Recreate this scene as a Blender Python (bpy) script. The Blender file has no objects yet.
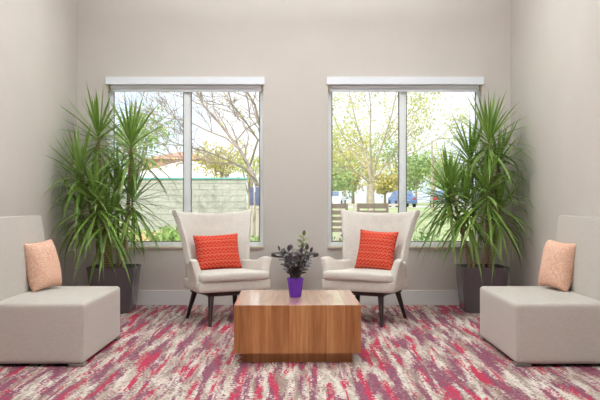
import bpy, bmesh, math, random
from mathutils import Vector, Matrix
PI = math.pi
R = math.radians
sc = bpy.context.scene
col = sc.collection

# ------------------------------------------------------------------ camera
CAM_Y, CAM_Z = -8.84, 1.16
cam = bpy.data.cameras.new('camera')
cam.sensor_width = 36.0
cam.lens = 48.0
cam.clip_end = 400
camo = bpy.data.objects.new('camera', cam)
camo.location = (0, CAM_Y, CAM_Z)
camo.rotation_euler = (PI / 2, 0, 0)
col.objects.link(camo)
sc.camera = camo

# ------------------------------------------------------------------ view
sc.view_settings.view_transform = 'Standard'
sc.view_settings.look = 'None'
sc.view_settings.exposure = 0.47
sc.view_settings.gamma = 1.0
sc.view_settings.use_curve_mapping = False

# ------------------------------------------------------------------ sky
w = bpy.data.worlds.new('sky')
sc.world = w
w.use_nodes = True
wn, wl = w.node_tree.nodes, w.node_tree.links
wn.clear()
wo = wn.new('ShaderNodeOutputWorld')
wb = wn.new('ShaderNodeBackground')
wt = wn.new('ShaderNodeTexCoord')
wz = wn.new('ShaderNodeTexNoise')
wz.inputs['Scale'].default_value = 5.0
wz.inputs['Detail'].default_value = 6.0
wr = wn.new('ShaderNodeValToRGB')
wr.color_ramp.elements[0].position = 0.36
wr.color_ramp.elements[0].color = (0.74, 0.86, 1.0, 1)
wr.color_ramp.elements[1].position = 0.56
wr.color_ramp.elements[1].color = (1.0, 1.0, 1.0, 1)
wb.inputs['Strength'].default_value = 1.02
wl.new(wt.outputs['Generated'], wz.inputs['Vector'])
wl.new(wz.outputs['Fac'], wr.inputs['Fac'])
wl.new(wr.outputs['Color'], wb.inputs['Color'])
wl.new(wb.outputs['Background'], wo.inputs['Surface'])

# ------------------------------------------------------------------ sun, ceiling lamps and added fill lights
sl = bpy.data.lights.new('sun', 'SUN')
sl.energy = 4.0
sl.angle = R(1.0)
sl.color = (1.0, 0.96, 0.88)
so = bpy.data.objects.new('sun', sl)
so.rotation_euler = (R(44), 0, R(-28))
so.location = (0, -4, 12)
col.objects.link(so)


def area(name, loc, sx, sy, power, color, rot=(0, 0, 0)):
    l = bpy.data.lights.new(name, 'AREA')
    l.shape = 'RECTANGLE'
    l.size, l.size_y = sx, sy
    l.energy = power
    l.color = color
    o = bpy.data.objects.new(name, l)
    o.location = loc
    o.rotation_euler = rot
    col.objects.link(o)
    return o


LAMP = (0.90, 1.0, 1.035)
area('ceiling_lamp', (0, -2.3, 3.66), 3.6, 1.0, 14, LAMP)
area('ceiling_lamp', (0, -4.8, 3.66), 3.6, 1.0, 14, LAMP)
area('ceiling_lamp', (0, -7.6, 3.66), 3.6, 1.2, 12, LAMP)
area('upward_fill', (0, -1.7, 3.12), 3.6, .5, 70, LAMP, (PI, 0, 0))  # unseen fill aimed up, added so the ceiling lights the upper walls
area('upward_fill', (0, -5.0, 3.15), 3.6, .5, 76, LAMP, (PI, 0, 0))  # second added upward fill, no fixture
area('rear_fill', (0, -10.5, 2.2), 4.0, 2.0, 14, LAMP, (R(90), 0, 0))  # unseen frontal fill, added; the rear wall has no window


# ------------------------------------------------------------------ helpers
def at(px, py, d):
    """a point of the photograph's frame at distance d in front of the camera"""
    return Vector(((px - 300) * d / 800.0, CAM_Y + d, CAM_Z - (py - 200) * d / 800.0))


def tag(o, label=None, cat=None, group=None, kind=None):
    if label: o['label'] = label
    if cat: o['category'] = cat
    if group: o['group'] = group
    if kind: o['kind'] = kind
    return o


def thing(name, label, cat, loc=(0, 0, 0), rz=0.0, group=None):
    o = bpy.data.objects.new(name, None)
    o.empty_display_size = 0.1
    o.location = loc
    o.rotation_euler = (0, 0, rz)
    col.objects.link(o)
    return tag(o, label, cat, group)


def build(name, bm, mat, parent=None, smooth=True, angle=40, loc=None, rot=None, kind=None, mods=None):
    me = bpy.data.meshes.new(name)
    bmesh.ops.recalc_face_normals(bm, faces=bm.faces)
    for f in bm.faces:
        f.smooth = smooth
    if smooth:
        for e in bm.edges:
            if len(e.link_faces) == 2 and e.calc_face_angle(0) > R(angle):
                e.smooth = False
    bm.to_mesh(me)
    bm.free()
    me.materials.append(mat)
    o = bpy.data.objects.new(name, me)
    col.objects.link(o)
    if parent: o.parent = parent
    if loc is not None: o.location = loc
    if rot is not None: o.rotation_euler = rot
    if kind: o['kind'] = kind
    return o


def struct(name, bm, mat, parent=None, smooth=False):
    o = build(name, bm, mat, parent, smooth=smooth)
    if not parent: o['kind'] = 'structure'
    return o


def subsurf(o, n=2):
    m = o.modifiers.new('smooth', 'SUBSURF')
    m.levels = n
    m.render_levels = n
    return o


def box(bm, x0, x1, y0, y1, z0, z1, bev=0.0, seg=3):
    r = bmesh.ops.create_cube(bm, size=1.0)
    vs = r['verts']
    for v in vs:
        v.co = Vector((x0 + (v.co.x + .5) * (x1 - x0), y0 + (v.co.y + .5) * (y1 - y0), z0 + (v.co.z + .5) * (z1 - z0)))
    if bev > 0:
        es = list({e for v in vs for e in v.link_edges})
        bmesh.ops.bevel(bm, geom=es, offset=bev, segments=seg, profile=0.5, affect='EDGES')
    return bm


def new_box(*a, **k):
    return box(bmesh.new(), *a, **k)


def tube(bm, pts, rad, n=8, cap=True):
    """tube along a polyline with one radius per point"""
    pts = [Vector(p) for p in pts]
    rings = []
    ref = None
    for i, p in enumerate(pts):
        if i == 0: t = pts[1] - pts[0]
        elif i == len(pts) - 1: t = pts[-1] - pts[-2]
        else: t = pts[i + 1] - pts[i - 1]
        t.normalize()
        if ref is None:
            ref = Vector((1, 0, 0)) if abs(t.x) < 0.8 else Vector((0, 1, 0))
        a = (ref - t * ref.dot(t)).normalized()
        ref = a
        b = t.cross(a)
        r = rad[i] if isinstance(rad, (list, tuple)) else rad
        rings.append([bm.verts.new(p + (a * math.cos(2 * PI * k / n) + b * math.sin(2 * PI * k / n)) * r) for k in range(n)])
    for i in range(len(rings) - 1):
        for k in range(n):
            bm.faces.new((rings[i][k], rings[i][(k + 1) % n], rings[i + 1][(k + 1) % n], rings[i + 1][k]))
    if cap:
        bm.faces.new(rings[0][::-1])
        bm.faces.new(rings[-1])
    return bm


def loft(bm, sections, close=True):
    """sections: lists of points with equal counts, closed loops"""
    rings = [[bm.verts.new(p) for p in s] for s in sections]
    n = len(rings[0])
    for i in range(len(rings) - 1):
        for k in range(n):
            bm.faces.new((rings[i][k], rings[i][(k + 1) % n], rings[i + 1][(k + 1) % n], rings[i + 1][k]))
    if close:
        bm.faces.new(rings[0][::-1])
        bm.faces.new(rings[-1])
    return bm


def shell(bm, fin, fout, nx, ny):
    """closed thick sheet between two surfaces given on (0..1, 0..1)"""
    A = [[bm.verts.new(fin(i / nx, j / ny)) for j in range(ny + 1)] for i in range(nx + 1)]
    B = [[bm.verts.new(fout(i / nx, j / ny)) for j in range(ny + 1)] for i in range(nx + 1)]
    for i in range(nx):
        for j in range(ny):
            bm.faces.new((A[i][j], A[i + 1][j], A[i + 1][j + 1], A[i][j + 1]))
            bm.faces.new((B[i][j], B[i][j + 1], B[i + 1][j + 1], B[i + 1][j]))
    for i in range(nx):
        bm.faces.new((A[i][0], B[i][0], B[i + 1][0], A[i + 1][0]))
        bm.faces.new((A[i][ny], A[i + 1][ny], B[i + 1][ny], B[i][ny]))
    for j in range(ny):
        bm.faces.new((A[0][j], A[0][j + 1], B[0][j + 1], B[0][j]))
        bm.faces.new((A[nx][j], B[nx][j], B[nx][j + 1], A[nx][j + 1]))
    return bm


def interp(x, tab):
    if x <= tab[0][0]: return tab[0][1]
    for (a, p), (b, q) in zip(tab, tab[1:]):
        if x <= b:
            u = (x - a) / (b - a)
            u = u * u * (3 - 2 * u)
            return p + (q - p) * u
    return tab[-1][1]


def rsquare(hx, hy, r, z, n=5):
    """rounded rectangle loop"""
    pts = []
    for cx, cy, a0 in ((hx - r, hy - r, 0), (-hx + r, hy - r, 90), (-hx + r, -hy + r, 180), (hx - r, -hy + r, 270)):
        for k in range(n + 1):
            a = R(a0 + 90 * k / n)
            pts.append(Vector((cx + r * math.cos(a), cy + r * math.sin(a), z)))
    return pts


# ------------------------------------------------------------------ materials
def srgb(r, g, b):
    f = lambda c: (c / 255 / 12.92) if c / 255 <= 0.04045 else ((c / 255 + 0.055) / 1.055) ** 2.4
    return (f(r), f(g), f(b), 1.0)


class NT:
    def __init__(s, name):
        s.m = bpy.data.materials.new(name)
        s.m.use_nodes = True
        s.n, s.l = s.m.node_tree.nodes, s.m.node_tree.links
        s.b = s.n['Principled BSDF']

    def new(s, t, **k):
        n = s.n.new('ShaderNode' + t)
        for a, v in k.items():
            setattr(n, a, v)
        return n

    def link(s, a, b): s.l.new(a, b)

    def coord(s, which='Object', scale=(1, 1, 1), loc=(0, 0, 0)):
        tc = s.new('TexCoord')
        mp = s.new('Mapping')
        mp.inputs['Scale'].default_value = scale
        mp.inputs['Location'].default_value = loc
        s.link(tc.outputs[which], mp.inputs['Vector'])
        return mp.outputs['Vector']

    def noise(s, vec, scale, detail=3, rough=.5, dist=0):
        n = s.new('TexNoise')
        n.inputs['Scale'].default_value = scale
        n.inputs['Detail'].default_value = detail
        n.inputs['Roughness'].default_value = rough
        n.inputs['Distortion'].default_value = dist
        s.link(vec, n.inputs['Vector'])
        return n.outputs['Fac']

    def ramp(s, fac, stops, interp='LINEAR'):
        r = s.new('ValToRGB')
        r.color_ramp.interpolation = interp
        e = r.color_ramp.elements
        while len(e) < len(stops): e.new(0.5)
        for el, (p, c) in zip(e, stops):
            el.position = p
            el.color = c
        s.link(fac, r.inputs['Fac'])
        return r.outputs['Color']

    def math(s, op, a, b=None, c=None, clamp=False):
        n = s.new('Math', operation=op, use_clamp=clamp)
        for i, v in enumerate((a, b, c)):
            if v is None: continue
            if isinstance(v, (int, float)): n.inputs[i].default_value = v
            else: s.link(v, n.inputs[i])
        return n.outputs[0]

    def mix(s, f, a, b):
        n = s.new('Mix', data_type='RGBA')
        if isinstance(f, (int, float)): n.inputs[0].default_value = f
        else: s.link(f, n.inputs[0])
        for i, v in ((6, a), (7, b)):
            if isinstance(v, tuple): n.inputs[i].default_value = v
            else: s.link(v, n.inputs[i])
        return n.outputs[2]

    def bump(s, h, strength=.2, dist=.01):
        n = s.new('Bump')
        n.inputs['Strength'].default_value = strength
        n.inputs['Distance'].default_value = dist
        s.link(h, n.inputs['Height'])
        s.link(n.outputs['Normal'], s.b.inputs['Normal'])

    def set(s, rough=.5, color=None, **k):
        s.b.inputs['Roughness'].default_value = rough
        if color is not None:
            if isinstance(color, tuple): s.b.inputs['Base Color'].default_value = color
            else: s.link(color, s.b.inputs['Base Color'])
        for a, v in k.items():
            s.b.inputs[a.replace('_', ' ')].default_value = v
        return s.m


def plain(name, rgb, rough=.5, var=.06, scale=6, bump=0, bscale=200, **k):
    t = NT(name)
    c = srgb(*rgb)
    lo = tuple(x * (1 - var) for x in c[:3]) + (1,)
    hi = tuple(min(1, x * (1 + var)) for x in c[:3]) + (1,)
    v = t.coord()
    f = t.noise(v, scale, 4)
    if bump: t.bump(t.noise(v, bscale, 2), bump, .004)
    return t.set(rough, t.ramp(f, [(.3, lo), (.7, hi)]), **k)


def fabric(name, rgb, var=.07, weave=260, bump=.25):
    t = NT(name)
    c = srgb(*rgb)
    lo = tuple(x * (1 - var) for x in c[:3]) + (1,)
    hi = tuple(min(1, x * (1 + var)) for x in c[:3]) + (1,)
    v1 = t.coord(scale=(1, 1, .12))
    v2 = t.coord(scale=(.12, .12, 1))
    f = t.math('ADD', t.noise(v1, weave, 2), t.noise(v2, weave, 2))
    f = t.math('MULTIPLY', f, .5)
    t.bump(f, bump, .003)
    return t.set(.9, t.ramp(f, [(.38, lo), (.62, hi)]), Sheen_Weight=.15)


M = {}
M['wall'] = plain('wall_paint', (207, 197, 190), .75, .015, 3, .05, 300)
M['ceiling'] = plain('ceiling_paint', (238, 236, 232), .85, .01)
M['base'] = plain('baseboard_paint', (222, 218, 216), .45, .01)
M['white'] = plain('white_frame', (244, 245, 248), .35, .01)
M['blind'] = plain('blind_white', (232, 232, 238), .5, .01)
M['bracket'] = plain('bracket_tan', (190, 172, 140), .5, .04)
M['sill'] = plain('sill_tan', (206, 188, 165), .45, .06, 20)
M['lounge'] = fabric('lounge_fabric', (194, 185, 176), .06, 240)
M['linen'] = fabric('chair_linen', (216, 208, 199), .07, 200, .3)
M['darkwood'] = plain('dark_stained_wood', (52, 36, 34), .35, .15, 30)
M['foot'] = plain('grey_foot', (128, 120, 114), .45, .04)
M['shadowboard'] = plain('underside_shadow', (26, 24, 24), .8, .05)
M['pot'] = plain('charcoal_planter', (98, 90, 94), .26, .03, 5)
M['soil'] = plain('soil', (74, 60, 48), .95, .3, 60, .6, 90)
M['purple'] = plain('purple_pot', (104, 42, 176), .38, .06, 12)
M['round'] = plain('dark_table_top', (62, 50, 48), .5, .1, 15)
M['metal'] = plain('dark_metal', (60, 56, 56), .4, .05)
M['bark'] = plain('grey_bark', (150, 136, 128), .9, .2, 8)
M['bark2'] = plain('pale_bark', (165, 152, 135), .9, .2, 8)
M['teal'] = plain('teal_coping', (110, 178, 172), .5, .05)
M['whiteroof'] = plain('white_roof', (236, 232, 232), .5, .03)
M['brick'] = plain('far_brick', (178, 140, 120), .8, .1)
M['greywood'] = plain('weathered_wood', (114, 103, 92), .8, .12, 14)
M['palewood'] = plain('pale_wood', (176, 168, 156), .8, .06, 10)
M['tanstone'] = plain('tan_timber', (204, 176, 138), .8, .1, 8)
M['bluegrey'] = plain('blue_grey_paint', (84, 92, 122), .6, .05)
M['carwhite'] = plain('white_car_paint', (226, 230, 236), .25, .01)
M['carblue'] = plain('blue_car_paint', (96, 120, 170), .25, .01)
M['cardark'] = plain('dark_car_paint', (70, 76, 84), .25, .01)
M['carglass'] = plain('car_glass', (92, 112, 136), .1, .02)
M['tyre'] = plain('tyre', (40, 40, 42), .8, .05)
M['redlamp'] = plain('red_lamp', (200, 50, 44), .3, .02)
M['asphalt'] = plain('asphalt', (196, 192, 192), .9, .05, 2)
M['paving'] = plain('patio_paving', (206, 198, 190), .9, .05, 3)


def leafmat(name, cols, rough=.45, trans=.0):
    t = NT(name)
    g = t.new('NewGeometry')
    c = t.ramp(g.outputs['Random Per Island'], [(i / (len(cols) - 1), srgb(*c)) for i, c in enumerate(cols)])
    if trans:
        t.set(rough, c)
        tr = t.new('BsdfTranslucent')
        t.link(c, tr.inputs['Color'])
        mx = t.new('MixShader')
        mx.inputs[0].default_value = trans
        t.link(t.b.outputs[0], mx.inputs[1])
        t.link(tr.outputs[0], mx.inputs[2])
        t.link(mx.outputs[0], t.n['Material Output'].inputs['Surface'])
        return t.m
    return t.set(rough, c)


M['dracaena'] = leafmat('sword_leaf', [(104, 136, 58), (138, 170, 76), (118, 152, 68), (166, 192, 106), (126, 158, 80)], .36, .3)
M['darkleaf'] = leafmat('dark_leaf', [(58, 48, 56), (78, 66, 72), (66, 58, 62), (92, 82, 86)], .3)
M['newleaf'] = leafmat('new_green_leaf', [(92, 96, 46), (120, 124, 58), (84, 78, 48)], .35, .15)
M['springleaf'] = leafmat('spring_leaf', [(186, 190, 104), (200, 202, 126), (174, 184, 100), (212, 210, 152)], .6, .35)
M['yellowleaf'] = leafmat('yellow_leaf', [(190, 182, 104), (206, 196, 128), (182, 176, 112)], .6, .35)
M['greenleaf'] = leafmat('green_leaf', [(146, 172, 104), (166, 188, 122), (132, 160, 94), (184, 200, 144)], .6, .35)
M['shrubleaf'] = leafmat('shrub_leaf', [(96, 140, 74), (126, 164, 92), (82, 120, 66), (160, 188, 122), (190, 206, 160)], .5, .3)
M['grassleaf'] = leafmat('grass_blade', [(132, 168, 80), (162, 190, 106), (120, 156, 74), (184, 200, 140)], .6, .3)

t = NT('lawn')
M['lawn'] = t.set(.95, t.ramp(t.noise(t.coord(), .7, 5), [(.3, srgb(128, 146, 96)), (.5, srgb(150, 162, 116)), (.72, srgb(176, 178, 150))]))

# cane bark with rings
t = NT('cane_bark')
wv = t.new('TexWave', wave_type='BANDS', bands_direction='Z')
wv.inputs['Scale'].default_value = 14
wv.inputs['Distortion'].default_value = 2.5
t.link(t.coord(), wv.inputs['Vector'])
t.bump(wv.outputs['Fac'], .5, .006)
M['cane'] = t.set(.8, t.ramp(wv.outputs['Fac'], [(.2, srgb(138, 110, 84)), (.8, srgb(196, 168, 134))]))

# glass: clear pane with a Fresnel reflection
t = NT('window_glass')
tr = t.new('BsdfTransparent')
tr.inputs['Color'].default_value = (.97, .98, .98, 1)
gl = t.new('BsdfGlossy')
gl.inputs['Roughness'].default_value = .02
fr = t.new('Fresnel')
fr.inputs['IOR'].default_value = 1.4
mx = t.new('MixShader')
t.link(fr.outputs[0], mx.inputs[0])
t.link(tr.outputs[0], mx.inputs[1])
t.link(gl.outputs[0], mx.inputs[2])
t.link(mx.outputs[0], t.n['Material Output'].inputs['Surface'])
M['glass'] = t.m

# veneer: vertical grain in leaves of different tone
t = NT('walnut_veneer')
v = t.coord()
sp = t.new('SeparateXYZ')
t.link(v, sp.inputs[0])
pan = t.math('FLOOR', t.math('MULTIPLY', t.math('ADD', sp.outputs[0], 2.03), 7.6))
wn_ = t.new('TexWhiteNoise', noise_dimensions='1D')
t.link(pan, wn_.inputs['W'])
off = t.math('MULTIPLY', wn_.outputs['Value'], 9.0)
cb = t.new('CombineXYZ')
t.link(t.math('ADD', sp.outputs[0], off), cb.inputs[0])
t.link(t.math('MULTIPLY', sp.outputs[1], .07), cb.inputs[1])
t.link(t.math('MULTIPLY', sp.outputs[2], .07), cb.inputs[2])
g1 = t.noise(cb.outputs[0], 20, 3, .5, .6)
g2 = t.noise(cb.outputs[0], 160, 2, .5)
g = t.math('ADD', t.math('MULTIPLY', g1, .78), t.math('MULTIPLY', g2, .22))
g = t.math('ADD', g, t.math('MULTIPLY', t.math('SUBTRACT', wn_.outputs['Value'], .5), .2))
vc = t.ramp(g, [(.28, srgb(148, 92, 50)), (.5, srgb(178, 118, 70)), (.72, srgb(206, 150, 98))])
M['veneer'] = t.set(.38, vc)
t.m.name = 'walnut_veneer'
M['lacquer_glare'] = M['veneer'].copy()  # paler veneer copy: reflected light painted into the table top's colour
M['lacquer_glare'].name = 'lacquered_veneer_glare'
lb = M['lacquer_glare'].node_tree.nodes['Principled BSDF']
for el, c_ in zip([n_ for n_ in M['lacquer_glare'].node_tree.nodes if n_.type == 'VALTORGB'][0].color_ramp.elements, (srgb(168, 116, 80), srgb(194, 142, 104), srgb(216, 170, 130))):
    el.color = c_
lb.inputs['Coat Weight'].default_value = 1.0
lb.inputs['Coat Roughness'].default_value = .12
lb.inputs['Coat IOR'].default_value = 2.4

# carpet: ragged streaks running away from the window, woven in small tufts
t = NT('streaked_carpet')
tc = t.new('TexCoord')
sn = t.new('VectorMath', operation='SNAP')
t.link(tc.outputs['Object'], sn.inputs[0])
sn.inputs[1].default_value = (.011, .011, 1)
wnz = t.new('TexWhiteNoise', noise_dimensions='3D')
t.link(sn.outputs[0], wnz.inputs['Vector'])
jit = t.math('SUBTRACT', wnz.outputs['Value'], .5)


def streak(scale, loc, k, dist=.8):
    mp = t.new('Mapping')
    mp.inputs['Scale'].default_value = scale
    mp.inputs['Location'].default_value = loc
    mp.inputs['Rotation'].default_value = (0, 0, R(4))
    t.link(sn.outputs[0], mp.inputs['Vector'])
    n = t.noise(mp.outputs['Vector'], 1.0, 5, .62, dist)
    return t.math('ADD', n, t.math('MULTIPLY', jit, k))


def over(f, thr, a, b):
    return t.mix(t.math('GREATER_THAN', f, thr), a, b)


c0 = t.ramp(streak((14, 1.5, 1), (0, 0, 0), .2, .3), [(.40, srgb(170, 150, 138)), (.49, srgb(200, 187, 176)), (.62, srgb(218, 208, 199))])
c1 = over(streak((13, 1.15, 1), (3.3, 7.7, 0), .11, .3), .505, c0, t.ramp(wnz.outputs['Value'], [(0, srgb(116, 58, 82)), (1, srgb(152, 90, 110))]))
c2 = over(streak((15, 1.15, 1), (13.1, 2.2, 0), .10, .3), .565, c1, t.ramp(wnz.outputs['Value'], [(0, srgb(174, 30, 68)), (1, srgb(198, 56, 88))]))
c3 = over(streak((13, 1.5, 1), (21.7, 5.2, 0), .16, .3), .60, c2, srgb(150, 124, 116))
t.bump(wnz.outputs['Value'], .35, .004)
M['carpet'] = t.set(.95, c3)


def pillow_weave(name, base, pale, rows):
    t = NT(name)
    v = t.coord()
    s = t.new('SeparateXYZ')
    t.link(v, s.inputs[0])
    z = t.math('MULTIPLY', s.outputs[2], rows)
    x = t.math('MULTIPLY', s.outputs[0], rows * 1.0)
    fz = t.math('FRACT', z)
    band = t.math('LESS_THAN', t.math('ABSOLUTE', t.math('SUBTRACT', fz, .5)), .07)
    tri = t.math('PINGPONG', t.math('MULTIPLY', x, 1.7), .5)
    dz = t.math('FRACT', t.math('ADD', t.math('MULTIPLY', z, 2.0), t.math('MULTIPLY', tri, 1.4)))
    zig = t.math('LESS_THAN', dz, .3)
    f = t.math('MAXIMUM', t.math('MULTIPLY', band, .42), t.math('MULTIPLY', zig, .5))
    n = t.noise(v, 240, 2)
    f = t.math('MULTIPLY', f, t.math('ADD', t.math('MULTIPLY', n, .8), .5), clamp=True)
    t.bump(n, .3, .003)
    return t.set(.9, t.mix(f, srgb(*base), srgb(*pale)))


M['orange'] = pillow_weave('orange_weave', (206, 48, 28), (230, 150, 116), 15)
t = NT('peach_weave')
v = t.coord()
f = t.noise(t.coord(scale=(1, 1, 1.8)), 95, 3, .7)
t.bump(f, .4, .004)
M['peach'] = t.set(.9, t.ramp(f, [(.36, srgb(216, 148, 118)), (.5, srgb(230, 180, 154)), (.64, srgb(240, 218, 198))]))

# painted block wall outside
t = NT('painted_block')
br = t.new('TexBrick')
br.inputs['Scale'].default_value = 1.0
br.inputs['Mortar Size'].default_value = .012
br.inputs['Brick Width'].default_value = .5
br.inputs['Row Height'].default_value = .2
br.inputs['Color1'].default_value = srgb(178, 178, 170)
br.inputs['Color2'].default_value = srgb(166, 166, 158)
br.inputs['Mortar'].default_value = srgb(146, 146, 138)
rt = t.new('Mapping')
rt.inputs['Rotation'].default_value = (R(90), 0, 0)
tc2 = t.new('TexCoord')
t.link(tc2.outputs['Object'], rt.inputs['Vector'])
t.link(rt.outputs['Vector'], br.inputs['Vector'])
t.bump(t.math('ADD', t.noise(tc2.outputs['Object'], 5.0, 6, .7), br.outputs['Fac']), .9, .08)
M['block'] = t.set(.85, t.mix(t.noise(tc2.outputs['Object'], 2.2, 5), br.outputs['Color'], srgb(190, 188, 176)))

# ------------------------------------------------------------------ the room
XL, XR, YB, ZC = -2.464, 2.331, -10.6, 3.72
TH = 0.16
W1 = (-2.128, -0.404, 0.640, 2.510)
W2 = (0.309, 2.010, 0.640, 2.510)

struct('floor', new_box(XL - TH, XR + TH, YB - TH, TH, -.12, 0), M['carpet'])
struct('ceiling', new_box(XL - TH, XR + TH, YB - TH, TH, ZC, ZC + .15), M['ceiling'])
struct('wall_left', new_box(XL - TH, XL, YB, 0, 0, ZC), M['wall'])
struct('wall_right', new_box(XR, XR + TH, YB, 0, 0, ZC), M['wall'])
struct('wall_rear', new_box(XL - TH, XR + TH, YB - TH, YB, 0, ZC), M['wall'])

# back wall: one solid mesh with two window openings
bm = bmesh.new()
xs = [XL - TH, W1[0], W1[1], W2[0], W2[1], XR + TH]
zs = [0, W1[2], W1[3], ZC]
hole = {(1, 1), (3, 1)}
vf = [[bm.verts.new((x, 0, z)) for z in zs] for x in xs]
vb = [[bm.verts.new((x, TH, z)) for z in zs] for x in xs]
for i in range(5):
    for j in range(3):
        if (i, j) in hole:
            bm.faces.new((vf[i][j], vf[i + 1][j], vb[i + 1][j], vb[i][j]))
            bm.faces.new((vf[i][j + 1], vf[i + 1][j + 1], vb[i + 1][j + 1], vb[i][j + 1]))
            bm.faces.new((vf[i][j], vf[i][j + 1], vb[i][j + 1], vb[i][j]))
            bm.faces.new((vf[i + 1][j], vf[i + 1][j + 1], vb[i + 1][j + 1], vb[i + 1][j]))
        else:
            bm.faces.new((vf[i][j], vf[i + 1][j], vf[i + 1][j + 1], vf[i][j + 1]))
            bm.faces.new((vb[i][j], vb[i][j + 1], vb[i + 1][j + 1], vb[i + 1][j]))
for i in range(5):
    bm.faces.new((vf[i][0], vf[i + 1][0], vb[i + 1][0], vb[i][0]))
    bm.faces.new((vf[i][3], vf[i + 1][3], vb[i + 1][3], vb[i][3]))
for j in range(3):
    bm.faces.new((vf[0][j], vf[0][j + 1], vb[0][j + 1], vb[0][j]))
    bm.faces.new((vf[5][j], vf[5][j + 1], vb[5][j + 1], vb[5][j]))
struct('wall_back', bm, M['wall'])

struct('baseboard_back', new_box(XL, XR, -.016, 0, 0, .165, .004, 2), M['base'])
struct('baseboard_left', new_box(XL, XL + .016, YB, -.016, 0, .165, .004, 2), M['base'])
struct('baseboard_right', new_box(XR - .016, XR, YB, -.016, 0, .165, .004, 2), M['base'])


def window(name, W, mull):
    x0, x1, z0, z1 = W
    bm = bmesh.new()
    y0, y1 = .095, .145
    fw = .042
    box(bm, x0, x0 + fw, y0, y1, z0, z1, .004, 1)
    box(bm, x1 - fw, x1, y0, y1, z0, z1, .004, 1)
    box(bm, x0 + fw, x1 - fw, y0, y1, z0, z0 + .05, .004, 1)
    box(bm, x0 + fw, x1 - fw, y0, y1, z1 - .05, z1, .004, 1)
    o = build(name, bm, M['white'], smooth=False)
    o['kind'] = 'structure'
    build('mullion', new_box(mull - .037, mull + .037, y0 - .012, y1, z0 + .05, z1 - .05, .004, 1), M['white'], o, smooth=False)
    for a, b in ((x0 + fw, mull - .037), (mull + .037, x1 - fw)):
        build('pane', new_box(a, b, .118, .123, z0 + .05, z1 - .05), M['glass'], o, smooth=False)
        s = bmesh.new()
        q = .012
        for (p0, p1, r0, r1) in ((a, a + q, z0 + .05, z1 - .05), (b - q, b, z0 + .05, z1 - .05), (a + q, b - q, z0 + .05, z0 + .05 + q)):
            box(s, p0, p1, .108, .118, r0, r1)
        build('gasket', s, M['foot'], o, smooth=False)
    build('window_sill', new_box(x0 - .004, x1 + .004, -.022, .095, z0 - .018, z0 + .004, .004, 2), M['sill'], o, smooth=False)
    return o


window('window_1', W1, at(187.6, 0, 8.96).x)
window('window_2', W2, at(402.3, 0, 8.96).x)


def blind(label, W):
    x0, x1, z0, z1 = W
    b = thing('roller_blind', label, 'blind', ((x0 + x1) / 2, 0, z1), 0, 'roller blinds over the windows')
    h = (x1 - x0) / 2
    build('valance', new_box(-h - .016, h + .016, -.035, -.001, -.078, .008, .004, 2), M['blind'], b, smooth=False)
    bm = bmesh.new()
    tube(bm, [(-h + .03, .045, -.085), (h - .03, .045, -.085)], .038, 16)
    build('rolled_shade', bm, M['blind'], b)
    shade = build('shade_cloth', new_box(-h + .03, h - .03, .042, .045, -.13, -.07), M['blind'], b, smooth=False)
    build('hem_bar', new_box(-h + .035, h - .035, .036, .052, -.150, -.128, .004, 2), M['blind'], shade, smooth=False)
    for s in (-1, 1):
        build('bracket', new_box(s * (h - .008) - .007, s * (h - .008) + .007, .0, .085, -.14, -.03, .003, 1), M['bracket'], b, smooth=False)
    return b


blind('white rolled-up blind with flat valance above the left window, over the bare tree', W1)
blind('white rolled-up blind with flat valance above the right window, over the spring tree', W2)


# ------------------------------------------------------------------ pillows
def pillow_bm(w, h, th, n=22, pinch=.07, seed=0):
    rnd = random.Random(seed)
    bm = bmesh.new()
    ph = [rnd.uniform(0, 6) for _ in range(4)]

    def pt(u, v, s):
        x = w / 2 * u * (1 - pinch * (1 - v * v))
        z = h / 2 * v * (1 - pinch * (1 - u * u))
        t_ = max(0.0, (1 - u ** 4) * (1 - v ** 4)) ** .55
        t_ *= 1 + .10 * math.sin(4 * u + ph[0]) * math.sin(3 * v + ph[1])
        return Vector((x, s * (th / 2 * t_), z))
    F = [[bm.verts.new(pt(-1 + 2 * i / n, -1 + 2 * j / n, -1)) for j in range(n + 1)] for i in range(n + 1)]
    B = [[F[i][j] if i in (0, n) or j in (0, n) else bm.verts.new(pt(-1 + 2 * i / n, -1 + 2 * j / n, 1)) for j in range(n + 1)] for i in range(n + 1)]
    for i in range(n):
        for j in range(n):
            bm.faces.new((F[i][j], F[i + 1][j], F[i + 1][j + 1], F[i][j + 1]))
            bm.faces.new((B[i][j], B[i][j + 1], B[i + 1][j + 1], B[i + 1][j]))
    return bm


def pillow(label, mat, w, h, th, loc, yaw, lean, roll, seed, group):
    o = build('throw_pillow', pillow_bm(w, h, th, seed=seed), mat, None, True, 80)
    m = Matrix.Rotation(yaw, 4, 'Z') @ Matrix.Rotation(-lean, 4, 'X') @ Matrix.Rotation(roll, 4, 'Y')
    o.rotation_euler = m.to_euler()
    o.location = loc
    return tag(o, label, 'pillow', group)


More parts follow.
